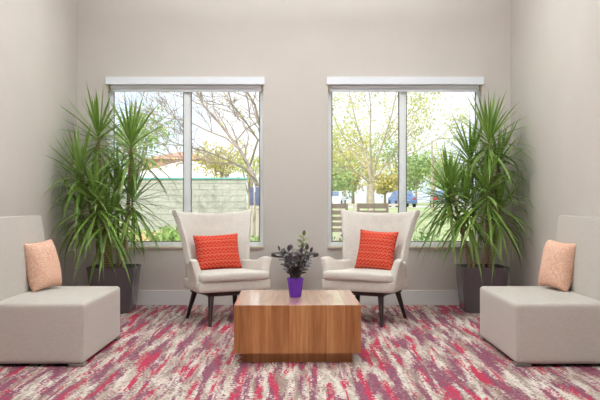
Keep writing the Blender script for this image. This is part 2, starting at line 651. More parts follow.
# ------------------------------------------------------------------ lounge seats
def lounge(label, side, X):
    """side -1: stands along the left wall and faces right"""
    L = thing('lounge_chair', label, 'chair', (side * X, -2.72, 0), 0 if side < 0 else PI, 'armless lounge chairs')
    # local: front faces +x, seat front at x = 0, back at x = -.80
    bm = new_box(-.80, 0, -.575, .575, .02, .442)
    bmesh.ops.subdivide_edges(bm, edges=list(bm.edges), cuts=7, use_grid_fill=True)
    for v in bm.verts:
        if v.co.z > .441:
            u = (v.co.x + .40) / .40
            q = v.co.y / .575
            v.co.z += .012 * (1 - u ** 4) * (1 - q ** 4)
    es = [e for e in bm.edges if len(e.link_faces) == 2 and e.calc_face_angle(0) > R(60)]
    bmesh.ops.bevel(bm, geom=es, offset=.028, segments=4, profile=.5, affect='EDGES')
    seat = build('seat', bm, M['lounge'], L, True, 50)
    # piping seams along the corners of the front
    for sy in (-1, 1):
        sm = tube(bmesh.new(), [(-.0085, sy * .5665, .05), (-.0085, sy * .5665, .41)], .0035, 6)
        build('seam', sm, M['lounge'], seat)

    # reclined back pad
    bm = bmesh.new()
    secs = []
    for k in range(9):
        f = k / 8
        z = .450 + f * .580
        xf = -.615 - .05 * f + .012 * math.sin(PI * f)
        xb = -.82
        hw = .575
        secs.append([Vector((xb, -hw, z)), Vector((xf, -hw, z)), Vector((xf + .012, -.2, z)), Vector((xf + .012, .2, z)), Vector((xf, hw, z)), Vector((xb, hw, z))])
    loft(bm, secs)
    es = [e for e in bm.edges if len(e.link_faces) == 2 and e.calc_face_angle(0) > R(50)]
    bmesh.ops.bevel(bm, geom=es, offset=.06, segments=5, profile=.5, affect='EDGES')
    build('backrest', bm, M['lounge'], L, True, 50)
    for sx in (-.745, -.055):
        for sy in (-.515, .515):
            build('leg', new_box(sx - .053, sx + .053, sy - .053, sy + .053, 0, .022, .003, 1), M['foot'], L, smooth=False)
    build('under_shadow', new_box(-.68, -.115, -.55, .55, .014, .021), M['shadowboard'], L, smooth=False)  # black sheet standing in for the shade under the seat
    return L


lounge('beige armless lounge chair with tall back along the left wall', -1, 1.50)
lounge('beige armless lounge chair with tall back along the right wall', 1, 1.50)
GP = 'peach pillows on the lounge chairs'
pillow('peach woven square pillow leaning on the lounge chair by the left wall', M['peach'], .37, .39, .16, (-2.035, -2.52, .645), R(72), R(12), R(-3), 1, GP)
pillow('peach woven square pillow leaning on the lounge chair by the right wall', M['peach'], .37, .39, .16, (2.035, -2.52, .645), R(-72), R(12), R(3), 2, GP)


# ------------------------------------------------------------------ wing chairs
def wing_chair(label, loc, yaw):
    C = thing('wing_chair', label, 'chair', loc, yaw, 'cream wing chairs')
    lin = M['linen']
    HW = [(0, .325), (.30, .345), (.55, .365), (.8, .40), (1, .442)]
    WF = [(0, .05), (.35, .16), (.6, .155), (1, .125)]

    def back(s, t, off):
        a = -1 + 2 * s
        top = 1.030 + .04 * abs(a) ** 3
        z = .33 + (top - .33) * t
        hw = interp(t, HW)
        yc = .232 + .165 * t
        y = yc - interp(t, WF) * abs(a) ** 2.4
        x = hw * a
        nrm = Vector((-.55 * a * abs(a), -1, .1)).normalized()   # towards the sitter
        dim = 0
        if off > 0:
            for bx in (-.55, -.18, .18, .55):
                for bt in (.62, .84):
                    dim += .012 * math.exp(-(((a - bx) / .09) ** 2 + ((t - bt) / .05) ** 2))
        p = Vector((x, y, z)) + nrm * (off - dim)
        if off <= 0: p += nrm * off * .15
        return p
    bm = shell(bmesh.new(), lambda s, t: back(s, t, .085), lambda s, t: back(s, t, 0), 26, 18)
    subsurf(build('backrest', bm, lin, C), 1)

    # arms: rolled forward tips, dipping where they run into the back
    ZT = [(0, .60), (.3, .572), (.6, .578), (.86, .622), (1, .606)]
    FE = [(0, .300), (.35, .270), (.7, .250), (1, .238)]
    for sd in (-1, 1):
        def arm(s, t, off):
            fe = interp(t, FE)
            y = .19 + (-fe - .19) * s
            z = .335 + (interp(s, ZT) - .335) * t
            x = interp(-y, [(-.20, .268), (-.10, .322), (.0, .347), (.3, .374)]) + (.004 + .050 * s) * t ** 2.2
            th = .085 - .012 * s * t
            return Vector((sd * (x - th * off), y, z))
        bm = shell(bmesh.new(), lambda s, t: arm(s, t, 1), lambda s, t: arm(s, t, 0), 12, 10)
        subsurf(build('armrest', bm, lin, C), 2)

    # seat base, wider in front
    def outline(z, g=0, rnd=.05):
        pts = []
        base = [(-.318, .235), (.318, .235), (.372, -.315), (-.372, -.315)]
        base = [(x * (1 - g), y * (1 - g)) for x, y in base]
        for i in range(4):
            p, c, q = (Vector(base[i - 1]), Vector(base[i]), Vector(base[(i + 1) % 4]))
            a = c + (p - c).normalized() * rnd
            b = c + (q - c).normalized() * rnd
            for k in range(7):
                u = k / 6
                m = a * (1 - u) ** 2 + c * 2 * u * (1 - u) + b * u * u
                pts.append(Vector((m.x, m.y, z)))
        return pts
    bm = loft(bmesh.new(), [outline(.309, .07), outline(.313, .03), outline(.325, .005), outline(.345), outline(.395), outline(.408, .012), outline(.411, .03)])
    build('seat_base', bm, lin, C, True, 60)

    # loose T cushion
    def cush(z, g):
        half = [(.262, .15), (.272, .0), (.282, -.13), (.29, -.215), (.325, -.235), (.352, -.26), (.356, -.30), (.335, -.335), (.2, -.35), (.0, -.352)]
        pts = [(x, y) for x, y in half] + [(-x, y) for x, y in half[-2::-1]] + [(-.2, .165), (0, .168), (.2, .165)]
        return [Vector((x - g * (1 if x > 0 else -1 if x < 0 else 0), (y + .09) * (1 - g * 3) - .09, z + .010 * (1 - (x / .36) ** 2))) for x, y in pts]
    bm = bmesh.new()
    secs = [cush(.404, .05), cush(.404, .016), cush(.420, .002), cush(.446, 0), cush(.470, .002), cush(.484, .016), cush(.490, .06), cush(.494, .14), ]
    loft(bm, secs)
    subsurf(build('seat_cushion', bm, lin, C, True, 80), 1)

    # dark base: two crossing rails, ring and four splayed legs
    bm = bmesh.new()
    for a, b in (((-.235, -.235), (.235, -.235)), ((-.235, .2), (.235, .2)), ((-.215, -.235), (-.215, .2)), ((.215, -.235), (.215, .2))):
        x0, x1 = sorted((a[0], b[0]))
        y0, y1 = sorted((a[1], b[1]))
        box(bm, x0 - .016, x1 + .016, y0 - .016, y1 + .016, .268, .308, .003, 1)
    build('leg_frame', bm, M['darkwood'], C, smooth=False)
    for sx in (-1, 1):
        for sy, ty, by in ((-1, -.215, -.305), (1, .19, .30)):
            bm = bmesh.new()
            secs = []
            for f, h in ((0, .024), (.15, .024), (1, .013)):
                cx, cy, cz = sx * (.205 + .05 * f), ty + (by - ty) * f, .306 * (1 - f)
                secs.append([Vector((cx + p[0], cy + p[1], cz)) for p in rsquare(h, h, h * .5, 0, 3)])
            loft(bm, secs)
            build('leg', bm, M['darkwood'], C, True, 50)
    return C


wing_chair('cream linen wing chair left of the coffee table, in front of the left window', (-.742, -1.14, 0), R(28))
wing_chair('cream linen wing chair right of the coffee table, in front of the right window', (.667, -1.14, 0), R(-28))
GO = 'orange pillows on the wing chairs'
pillow('wide orange zigzag pillow leaning in the left wing chair', M['orange'], .46, .355, .15, (-.795, -1.12, .657), R(24), R(16), R(-2), 3, GO)
pillow('squarish orange zigzag pillow leaning in the right wing chair', M['orange'], .40, .395, .15, (.737, -1.12, .674), R(-27), R(16), R(3), 4, GO)

# ------------------------------------------------------------------ coffee table and what stands on it
T = thing('coffee_table', 'square walnut block coffee table on a recessed plinth, in the middle of the carpet', 'table', (-.026, -2.70, 0), R(1.0))
build('body', new_box(-.4495, .4495, -.48, .48, .074, .409), M['veneer'], T, smooth=False)
build('table_top', new_box(-.4495, .4495, -.48, .48, .409, .417, .002, 1), M['lacquer_glare'], T, smooth=False)
build('plinth', new_box(-.395, .395, -.41, .41, 0, .074), M['veneer'], T, smooth=False)

P = thing('potted_plant', 'small dark-leaved plant in a purple pot on the coffee table', 'plant', (-.036, -2.70, .417))
bm = bmesh.new()
n = 12
prof = [(.044, 0), (.046, .004), (.063, .128), (.066, .130), (.066, .146), (.060, .146), (.057, .120)]
loft(bm, [[Vector((r * math.cos(2 * PI * (k + .5) / n), r * math.sin(2 * PI * (k + .5) / n), z)) for k in range(n)] for r, z in prof])
pot_ = build('pot', bm, M['purple'], P, smooth=False)
bm = bmesh.new()
tube(bm, [(0, 0, .118), (0, 0, .128)], .0575, 16)
build('soil', bm, M['soil'], pot_)


def leaf_blade(bm, base, d, L, wd, up, droop=0.0, seg=5, fold=.25):
    """pointed oval leaf"""
    d = d.normalized()
    p = base.copy()
    rows = []
    for i in range(seg + 1):
        f = i / seg
        side = d.cross(up)
        if side.length < 1e-4: side = Vector((1, 0, 0))
        side.normalize()
        nn = side.cross(d)
        hw = wd / 2 * math.sin(PI * (f * .92 + .06)) ** .8 if 0 < f < 1 else wd * .03
        rows.append((bm.verts.new(p - side * hw + nn * hw * fold), bm.verts.new(p), bm.verts.new(p + side * hw + nn * hw * fold)))
        p = p + d * (L / seg)
        d = (d + Vector((0, 0, -droop / seg))).normalized()
    for a, b in zip(rows, rows[1:]):
        bm.faces.new((a[0], a[1], b[1], b[0]))
        bm.faces.new((a[1], a[2], b[2], b[1]))


rnd = random.Random(7)
stems, dark, fresh = bmesh.new(), bmesh.new(), bmesh.new()
for k in range(14):
    az = 2.399 * k + rnd.uniform(-.3, .3)
    green = k == 0
    tilt = .10 if green else rnd.uniform(.04, .34)
    L = .345 if green else rnd.uniform(.12, .25)
    if green: az = .1
    d0 = Vector((math.cos(az) * math.sin(tilt), math.sin(az) * math.sin(tilt), math.cos(tilt)))
    b0 = Vector((math.cos(az) * .025, math.sin(az) * .025, .124))
    if green: b0 = Vector((.02, 0, .124))
    bend = Vector((math.cos(az), math.sin(az), 0)) * (.025 if not green else .012)
    pts = [b0 + d0 * L * f + bend * f * f for f in (0, .25, .5, .75, 1)]
    tube(stems if not green else fresh, pts, [.0042, .004, .0034, .0028, .0015], 6)
    nl = 14 if green else 10
    for i in range(nl):
        f = .28 + .72 * i / (nl - 1)
        q = b0 + d0 * L * f + bend * f * f
        side = d0.cross(Vector((math.sin(az), -math.cos(az), .3))).normalized()
        side = Matrix.Rotation(rnd.uniform(-.5, .5), 3, d0) @ side
        sgn = 1 if i % 2 else -1
        if i == nl - 1: dd = d0
        else: dd = side * sgn + d0 * .55
        leaf_blade(fresh if green else dark, q, dd, rnd.uniform(.044, .058), rnd.uniform(.026, .036), Vector((rnd.uniform(-.2, .2), -.5, .9)), .15)
build('stem', stems, M['darkleaf'], P)
build('foliage', dark, M['darkleaf'], P)
o = build('new_shoot', fresh, M['newleaf'], P)
o['label'] = 'upright green shoot of young leaves'

S = thing('side_table', 'round dark pedestal side table between the two wing chairs', 'table', (-.053, -.42, 0))
bm = bmesh.new()
prof = [(.001, .566), (.238, .566), (.248, .570), (.250, .576), (.250, .596), (.247, .601), (.001, .602)]
n = 48
loft(bm, [[Vector((r * math.cos(2 * PI * k / n), r * math.sin(2 * PI * k / n), z)) for k in range(n)] for r, z in prof])
build('table_top', bm, M['round'], S)
bm = bmesh.new()
tube(bm, [(0, 0, .012), (0, 0, .566)], .019, 16)
build('post', bm, M['metal'], S)
bm = bmesh.new()
prof = [(.17, 0), (.17, .008), (.155, .014), (.02, .018)]
loft(bm, [[Vector((r * math.cos(2 * PI * k / n), r * math.sin(2 * PI * k / n), z)) for k in range(n)] for r, z in prof])
build('base', bm, M['metal'], S)


# ------------------------------------------------------------------ tall potted plants
def sword(bm, base, d, L, wd, droop, lim, seg=9):
    p, d = base.copy(), d.normalized()
    flat = Vector((d.x, d.y, 0))
    side0 = Vector((-d.y, d.x, 0))
    if side0.length < 1e-3: side0 = Vector((1, 0, 0))
    side0.normalize()
    rows = []
    for i in range(seg + 1):
        f = i / seg
        hw = wd / 2 * interp(f, [(0, .55), (.3, 1.0), (.6, .8), (1, .04)])
        nn = side0.cross(d).normalized()
        row = []
        for k, h in ((-1, .3), (0, 0), (1, .3)):
            q = p + side0 * k * hw + nn * h * hw
            # keep off the walls: leaves bend along them
            if q.x < lim[0] + .06: q.x = lim[0] + .06 * math.exp((q.x - lim[0] - .06) / .06)
            if q.x > lim[1] - .06: q.x = lim[1] - .06 * math.exp((lim[1] - .06 - q.x) / .06)
            if q.y > lim[2] - .06: q.y = lim[2] - .06 * math.exp((lim[2] - .06 - q.y) / .06)
            row.append(bm.verts.new(q))
        rows.append(row)
        p = p + d * (L / seg)
        g = droop / seg * (.4 + 1.6 * f)
        d = (d + Vector((0, 0, -g))).normalized()
    for a, b in zip(rows, rows[1:]):
        bm.faces.new((a[0], a[1], b[1], b[0]))
        bm.faces.new((a[1], a[2], b[2], b[1]))


def tall_plant(label, cx, cy, heads, canes, seed):
    rnd = random.Random(seed)
    D = thing('potted_palm', label, 'plant', (cx, cy, 0), 0, 'tall potted plants by the windows')
    lim = (XL - cx + .012, XR - cx - .012, -cy - .045)
    bm = bmesh.new()
    secs = []
    for hx, r, z in ((.185, .05, 0), (.195, .055, .004), (.199, .057, .02), (.240, .066, .44), (.246, .068, .462), (.246, .068, .470), (.238, .064, .472), (.228, .06, .468), (.222, .056, .42)):
        secs.append(rsquare(hx, hx, r, z))
    loft(bm, secs)
    planter = build('planter', bm, M['pot'], D, True, 35)
    bm = bmesh.new()
    loft(bm, [rsquare(.215, .215, .05, .415), rsquare(.219, .219, .05, .43)])
    build('soil', bm, M['soil'], planter)
    O = Vector((cx, cy, 0))
    runs = []
    for (bx, by, idx, bow, r0) in canes:
        h = at(*heads[idx][:3]) - O
        b0 = Vector((bx, by, .425))
        pts = []
        for k in range(9):
            f = k / 8
            p = b0.lerp(h, f)
            p += Vector((bow * math.sin(PI * f), 0, 0))
            p.x = b0.x + (h.x - b0.x) * (f ** 1.6) + bow * math.sin(PI * f)
            p.y = b0.y + (h.y - b0.y) * (f ** 1.4)
            pts.append(p)
        bm = bmesh.new()
        tube(bm, pts, [r0 * (1 - .35 * k / 8) for k in range(9)], 10)
        build('cane', bm, M['cane'], D)
        runs.extend(pts[2:7])
    for hd in heads[len(canes):]:
        h = at(*hd[:3]) - O
        lo = [p for p in runs if p.z < h.z - .22] or runs
        p0 = min(lo, key=lambda p: (p - h).length)
        m = Vector((p0.x + (h.x - p0.x) * .75, p0.y + (h.y - p0.y) * .75, p0.z + (h.z - p0.z) * .45))
        build('side_stem', tube(bmesh.new(), [p0, m, h], [.014, .012, .010], 8), M['cane'], D)
    for (px, py, d, nl, size, up) in heads:
        h = at(px, py, d) - O
        bm = bmesh.new()
        for i in range(nl):
            f = (i + .5) / nl
            az = 2.39996 * i + rnd.uniform(-.25, .25)
            el = R(86 - (118 + up) * f ** .85 + rnd.uniform(-9, 9))
            L = size * 1.24 * (.66 + .48 * f ** .5) * rnd.uniform(.8, 1.12)
            dr = .22 + 1.15 * f ** 1.2 * rnd.uniform(.5, 1.2)
            dv = Vector((math.cos(az) * math.cos(el), math.sin(az) * math.cos(el), math.sin(el)))
            b = h + Vector((math.cos(az) * .012, math.sin(az) * .012, .03 - .22 * f))
            sword(bm, b, dv, L, .034 * rnd.uniform(.75, 1.1), dr, lim)
        build('leaf_crown', bm, M['dracaena'], D, True, 80)
    return D


tall_plant('tall sword-leaved potted plant in the left corner, in front of the left window', -1.945, -.455,
           [(98, 132, 8.42, 62, .47, 0), (131, 140, 8.15, 66, .50, 0), (80, 168, 8.05, 58, .47, 0), (97, 196, 7.98, 66, .52, 18), (118, 186, 8.28, 60, .50, 18), (133, 196, 8.2, 46, .46, 24), (80, 205, 8.2, 44, .46, 20), (108, 214, 8.05, 44, .46, 26)],
           [(-.06, -.10, 0, -.02, .021), (.10, -.06, 1, .03, .024), (-.12, -.02, 2, -.02, .020), (-.03, -.13, 3, .02, .017), (.03, .04, 4, .0, .019)], 11)
tall_plant('tall sword-leaved potted plant in the right corner, in front of the right window', 1.90, -.455,
           [(489, 136, 8.2, 68, .50, 0), (449, 186, 8.2, 58, .46, 8), (471, 156, 8.42, 54, .47, 0), (498, 160, 8.45, 50, .47, 10), (487, 186, 8.05, 62, .52, 20), (466, 200, 8.12, 58, .50, 24), (500, 204, 8.2, 44, .46, 26), (450, 200, 8.3, 40, .46, 26)],
           [(.07, -.08, 0, .02, .026), (-.15, -.12, 1, -.01, .019), (-.08, .02, 2, .01, .020), (.12, .06, 3, .02, .019), (-.02, -.14, 4, .03, .017)], 23)

# ------------------------------------------------------------------ outdoors
def gz(y):
    """height of the ground outside"""
    return -.10 + interp(y, [(22, 0), (62, .60)])


bm = bmesh.new()
ys = [.16, 4, 8, 14, 22, 28, 34, 40, 46, 54, 62, 90, 190]
xs = [-75, -30, -10, 0, 10, 30, 75]
vv = [[bm.verts.new((x, y, gz(y))) for y in ys] for x in xs]
for i in range(len(xs) - 1):
    for j in range(len(ys) - 1):
        bm.faces.new((vv[i][j], vv[i + 1][j], vv[i + 1][j + 1], vv[i][j + 1]))
struct('ground', bm, M['lawn'], smooth=True)
struct('patio', new_box(.2, 6.5, 2.9, 11.5, -.14, -.085), M['paving'])
bm = bmesh.new()
for y0, y1 in ((62, 76),):
    box(bm, -60, 75, y0, y1, gz(62) - .05, gz(62) + .02)
struct('street', bm, M['asphalt'])

# painted block wall with its coping
x0, x1 = at(60, 0, 26).x, at(246, 0, 26).x
K = thing('garden_wall', 'pale painted block wall with teal coping behind the left window', 'wall', ((x0 + x1) / 2, 26 + CAM_Y, -.1))
h = (x1 - x0) / 2
build('wall_face', new_box(-h, h, 0, .25, 0, 1.93), M['block'], K, smooth=False)
build('coping', new_box(-h - .03, h + .03, -.04, .29, 1.93, 1.99, .01, 1), M['teal'], K, smooth=False)


def roof_house(label, px0, px1, pyr, pye, d, wallmat, roofmat, name='house'):
    a, b = at(px0, pye, d), at(px1, pye, d)
    zr = at(0, pyr, d).z
    ze = a.z
    g = gz(d + CAM_Y)
    hw = (b.x - a.x) / 2
    H = thing(name, label, 'building', ((a.x + b.x) / 2, d + CAM_Y, g))
    build('walls', new_box(-hw * .94, hw * .94, .3, 7.4, 0, ze - g), wallmat, H, smooth=False)
    bm = bmesh.new()
    e, r_ = ze - g, zr - g
    pts = [(-hw, 0, e), (hw, 0, e), (hw, 7.7, e), (-hw, 7.7, e), (-hw * .12, 3.4, r_), (hw * .12, 3.4, r_)]
    vs = [bm.verts.new(p) for p in pts]
    for f in ((0, 1, 5, 4), (1, 2, 5), (2, 3, 4, 5), (3, 0, 4), (3, 2, 1, 0)):
        bm.faces.new([vs[i] for i in f])
    build('roof', bm, roofmat, H, smooth=False)
    for k in (-.5, .1, .55):
        build('window', new_box(hw * k - .5, hw * k + .5, .27, .31, .9, 2.0), M['carglass'], H, smooth=False)
    return H


roof_house('white hipped roof house behind the block wall', 118, 238, 158, 178, 40, M['palewood'], M['whiteroof'])
roof_house('distant reddish brown house above the white roof, seen past the left mullion', 140, 216, 150, 159, 78, M['brick'], M['brick'])

# timber edging in the grass on the left
a = at(134, 231, 21.4)
Lg = thing('timber_edging', 'pale tan timber edging lying in the grass under the block wall', 'timber', (a.x + .3, a.y, gz(a.y)))
build('upper_beam', new_box(-.85, .85, -.14, .14, .2, .42, .02, 2), M['tanstone'], Lg, smooth=False)
build('lower_beam', new_box(-1.0, 1.0, -.16, .16, 0, .2, .02, 2), M['tanstone'], Lg, smooth=False)


def quad_leaf(bm, c, s, rnd):
    a = Vector((rnd.gauss(0, 1), rnd.gauss(0, 1), rnd.gauss(0, 1))).normalized()
    b = a.orthogonal().normalized()
    b = Matrix.Rotation(rnd.uniform(0, 6.28), 3, a) @ b
    c2 = a.cross(b)
    vs = [bm.verts.new(c + b * s), bm.verts.new(c + c2 * s * .45), bm.verts.new(c - b * s), bm.verts.new(c - c2 * s * .45)]
    bm.faces.new(vs)


def branch(bm, pts, r0, r1, rnd, twigs, leaves, leafsize, spread, lv=0, tips=None, nt=5):
    pts = [Vector(p) for p in pts]
    n = len(pts)
    tube(bm, pts, [r0 + (r1 - r0) * i / (n - 1) for i in range(n)], 6 if lv == 0 else 4, cap=True)
    if lv >= twigs: 
        return
    tot = sum((b - a).length for a, b in zip(pts, pts[1:]))
    for k in range(nt):
        f = rnd.uniform(.25, 1.0)
        i = min(n - 2, int(f * (n - 1)))
        u = f * (n - 1) - i
        p = pts[i].lerp(pts[i + 1], u)
        d = (pts[i + 1] - pts[i]).normalized()
        q = (d * .75 + Vector((rnd.gauss(0, .55), rnd.gauss(0, .45), rnd.gauss(.25, .4)))).normalized()
        L = tot * rnd.uniform(.22, .5)
        r = max(.007, (r0 + (r1 - r0) * f) * .55)
        pp = [p]
        for j in range(4):
            q = (q + Vector((rnd.gauss(0, .2), rnd.gauss(0, .2), rnd.gauss(.02, .15)))).normalized()
            pp.append(pp[-1] + q * L / 4)
        branch(bm, pp, r, r * .35, rnd, twigs, leaves, leafsize, spread, lv + 1, tips, nt)
        if tips is not None: tips.extend(pp[1:])


def drawn_tree(name, label, base, limbs, d, r0, leafmat_, nleaf, leafsize, spread, seed, bark, twigs=2, nt=5):
    """limbs: polylines of frame points, each fanned out in depth"""
    rnd = random.Random(seed)
    g = gz(d + CAM_Y)
    b = at(base[0], base[1], d)
    O = Vector((b.x, b.y, g))
    T_ = thing(name, label, 'tree', O)
    bm = bmesh.new()
    top = at(base[0], base[1], d) - O
    tube(bm, [Vector((0, 0, -.1)), top * .5, top], [r0 * 1.25, r0 * 1.05, r0 * .95], 8)
    tips = []
    for (pl, rr, depth) in limbs:
        pts = []
        for i, (px, py) in enumerate(pl):
            f = i / (len(pl) - 1)
            dd = d + depth * f
            pts.append(at(px, py, dd) - O)
        branch(bm, pts, rr, rr * .25, rnd, twigs, None, leafsize, spread, 0, tips, nt)
        tips.extend(pts[2:])
    build('trunk', bm, bark, T_)
    bl = bmesh.new()
    for _ in range(nleaf):
        c = rnd.choice(tips)
        quad_leaf(bl, c + Vector((rnd.gauss(0, spread), rnd.gauss(0, spread), rnd.gauss(0, spread))), leafsize * rnd.uniform(.6, 1.2), rnd)
    build('foliage', bl, leafmat_, T_, smooth=False)
    return T_


drawn_tree('bare_tree', 'bare grey tree with long branches at the right side of the left window', (259, 192),
           [([(259, 192), (252, 172), (240, 150), (222, 126), (204, 106), (193, 84), (184, 66)], 0.058, 1.5),
            ([(260, 186), (262, 160), (261, 130), (255, 105), (243, 85), (234, 62)], 0.050, -1.0),
            ([(257, 182), (244, 168), (228, 160), (208, 152), (188, 147), (166, 140)], 0.033, -2.0),
            ([(252, 172), (232, 164), (212, 163), (190, 164), (172, 160)], 0.019, 1.0),
            ([(240, 150), (226, 138), (206, 130), (188, 121), (166, 118), (146, 112)], 0.027, 2.0),
            ([(250, 165), (258, 140), (246, 122), (232, 104), (226, 84), (222, 60)], 0.031, -2.5),
            ([(222, 126), (214, 110), (212, 92), (206, 70)], 0.019, 1.0),
            ([(261, 140), (268, 118), (272, 92), (274, 60)], 0.027, 1.0),
            ([(204, 106), (186, 98), (166, 92), (148, 80)], 0.015, 1.5)],
           21, .13, M['yellowleaf'], 380, .05, .12, 31, M['bark'], 2, 11)

drawn_tree('spring_tree', 'spreading tree with young yellow-green leaves filling the right window', (371, 184),
           [([(371, 184), (362, 176), (350, 169), (338, 163), (326, 158), (312, 150)], 0.074, -2),
            ([(371, 182), (368, 165), (363, 145), (356, 122), (351, 100), (346, 78)], 0.079, 2),
            ([(371, 182), (371, 160), (370, 138), (371, 110), (368, 80)], 0.070, -1.5),
            ([(372, 182), (380, 172), (388, 160), (396, 148), (408, 136), (424, 126)], 0.074, 2),
            ([(371, 178), (378, 158), (386, 134), (393, 110), (398, 84)], 0.061, -2),
            ([(366, 168), (352, 152), (342, 134), (334, 118), (326, 100)], 0.051, 2.5),
            ([(384, 166), (400, 158), (418, 150), (436, 140), (450, 128)], 0.046, -2),
            ([(388, 140), (404, 120), (416, 104), (428, 90)], 0.038, 1),
            ([(356, 172), (344, 156), (334, 146), (322, 140)], 0.038, -1.5)],
           45, .19, M['springleaf'], 6500, .085, .36, 37, M['bark2'], 2, 5)


def round_tree(name, label, px, py, d, rx, rz, mat, n, ls, seed, bark=None, cat='tree'):
    """crown centred on a frame point, n leaves, on a real trunk"""
    rnd = random.Random(seed)
    c = at(px, py, d)
    g = gz(c.y)
    O = Vector((c.x, c.y, g))
    T_ = thing(name, label, cat, O)
    hz = c.z - g
    bm = bmesh.new()
    tube(bm, [(0, 0, -.05), (0, 0, hz * .5), (.05, 0, hz)], [rx * .06 + .02, rx * .05 + .015, rx * .03 + .01], 7)
    for k in range(7):
        a = k * .9
        tube(bm, [(0, 0, hz * .45), (math.cos(a) * rx * .35, math.sin(a) * rx * .35, hz + rz * .1), (math.cos(a) * rx * .7, math.sin(a) * rx * .7, hz + rz * rnd.uniform(.1, .6))], [rx * .03, rx * .02, rx * .008], 5)
    build('trunk', bm, bark or M['bark2'], T_)
    bl = bmesh.new()
    lumps = [(Vector((rnd.uniform(-.6, .6) * rx, rnd.uniform(-.6, .6) * rx, hz + rnd.uniform(-.6, .6) * rz)), rnd.uniform(.35, .6)) for _ in range(12)]
    for _ in range(n):
        c_, s_ = rnd.choice(lumps)
        u = Vector((rnd.gauss(0, 1), rnd.gauss(0, 1), rnd.gauss(0, 1))).normalized() * rnd.uniform(.3, 1) ** .5
        q = c_ + Vector((u.x * rx * s_, u.y * rx * s_, u.z * rz * s_))
        if q.z < .04: q.z = .04 + rnd.uniform(0, .1)
        quad_leaf(bl, q, ls * rnd.uniform(.6, 1.2), rnd)
    build('foliage', bl, mat, T_, smooth=False)
    return T_


round_tree('leafy_tree', 'light green leafy tree behind the left plant in the left window', 134, 142, 34, 1.9, 1.6, M['greenleaf'], 1500, .11, 51)
GB = 'far hedge trees across the street'
round_tree('yellow_bush', 'yellow-green bush above the block wall, left of the bare tree', 222, 158, 29.5, 1.2, .75, M['yellowleaf'], 1100, .08, 52, cat='bush')
round_tree('yellow_bush', 'yellow-green bush at the bare tree trunk, above the end of the block wall', 249, 164, 35, 1.1, .8, M['springleaf'], 800, .08, 53, cat='bush')
for i, (px, py, d, rx, rz, m, lab) in enumerate([
        (333, 178, 92, 3.2, 2.6, 'greenleaf', 'round green tree across the street, seen at the left edge of the right window'),
        (353, 172, 98, 3.4, 2.6, 'yellowleaf', 'yellow-green tree across the street, just left of the spring tree trunk'),
        (385, 182, 90, 2.6, 2.0, 'yellowleaf', 'low olive-yellow tree across the street, just right of the spring tree trunk'),
        (416, 172, 102, 2.8, 3.0, 'greenleaf', 'pale green tree across the street, right of the right mullion'),
        (456, 180, 88, 3.0, 2.6, 'greenleaf', 'pale green tree across the street, behind the right potted plant'),
        (344, 160, 112, 4.2, 4.4, 'yellowleaf', 'tall hazy yellow tree far behind the round green tree, left pane of the right window'),
        (368, 158, 128, 4.6, 4.6, 'springleaf', 'tall hazy pale tree far directly behind the spring tree trunk'),
        (396, 162, 114, 4.0, 4.4, 'greenleaf', 'tall hazy green tree far behind the right window mullion'),
        (434, 166, 130, 4.6, 3.6, 'springleaf', 'wide hazy pale tree far behind the street lamp pole')]):
    round_tree('street_tree', lab, px, py, d, rx, rz, M[m], 1300, .26, 60 + i)


def shrub(label, px, d, h, rx, mat, n, ls, seed, group):
    rnd = random.Random(seed)
    c = at(px, 200, d)
    g = gz(c.y)
    S_ = thing('shrub', label, 'shrub', (c.x, c.y, g), 0, group)
    bm = bmesh.new()
    bl = bmesh.new()
    for k in range(26):
        a = rnd.uniform(0, 6.28)
        rr = rx * rnd.uniform(.1, 1)
        tip = Vector((math.cos(a) * rr, math.sin(a) * rr * .7, h * rnd.uniform(.55, 1)))
        mid = Vector((tip.x * .45, tip.y * .45, tip.z * .55))
        tube(bm, [(0, 0, 0), mid, tip], [.008, .006, .003], 4)
        for _ in range(n // 26):
            f = rnd.uniform(.25, 1.05)
            q = (mid * (2 * f) if f < .5 else mid.lerp(tip, f * 2 - 1))
            quad_leaf(bl, q + Vector((rnd.gauss(0, .05), rnd.gauss(0, .05), rnd.gauss(0, .04))), ls * rnd.uniform(.6, 1.2), rnd)
    for v in bl.verts:
        v.co.z = max(v.co.z, .01)
    build('stem', bm, M['bark2'], S_)
    build('foliage', bl, mat, S_, smooth=False)


GS = 'shrubs outside the windows'
shrub('leafy green shrub low outside the right window, below the first slatted garden chair', 336, 11.2, .86, .42, M['shrubleaf'], 780, .045, 71, GS)
shrub('leafy green shrub low outside the right window, hidden mostly by the right wing chair', 384, 10.9, .76, .36, M['shrubleaf'], 620, .045, 72, GS)
shrub('leafy green shrub low outside the right window, between right wing chair and potted plant', 424, 12.2, .80, .48, M['shrubleaf'], 780, .045, 73, GS)
shrub('leafy green shrub low outside the right window, behind the right potted plant', 470, 11.5, .84, .45, M['shrubleaf'], 700, .045, 74, GS)
shrub('bright shrub at the right bottom corner of the left window', 256, 13.5, .74, .36, M['grassleaf'], 700, .05, 75, GS)
shrub('bright shrub in the left window, just left of the left wing chair', 166, 19, .62, .7, M['grassleaf'], 900, .06, 76, GS)
shrub('bright shrub in the left window, behind the stems of the left plant', 120, 20, .70, .7, M['grassleaf'], 900, .06, 77, GS)

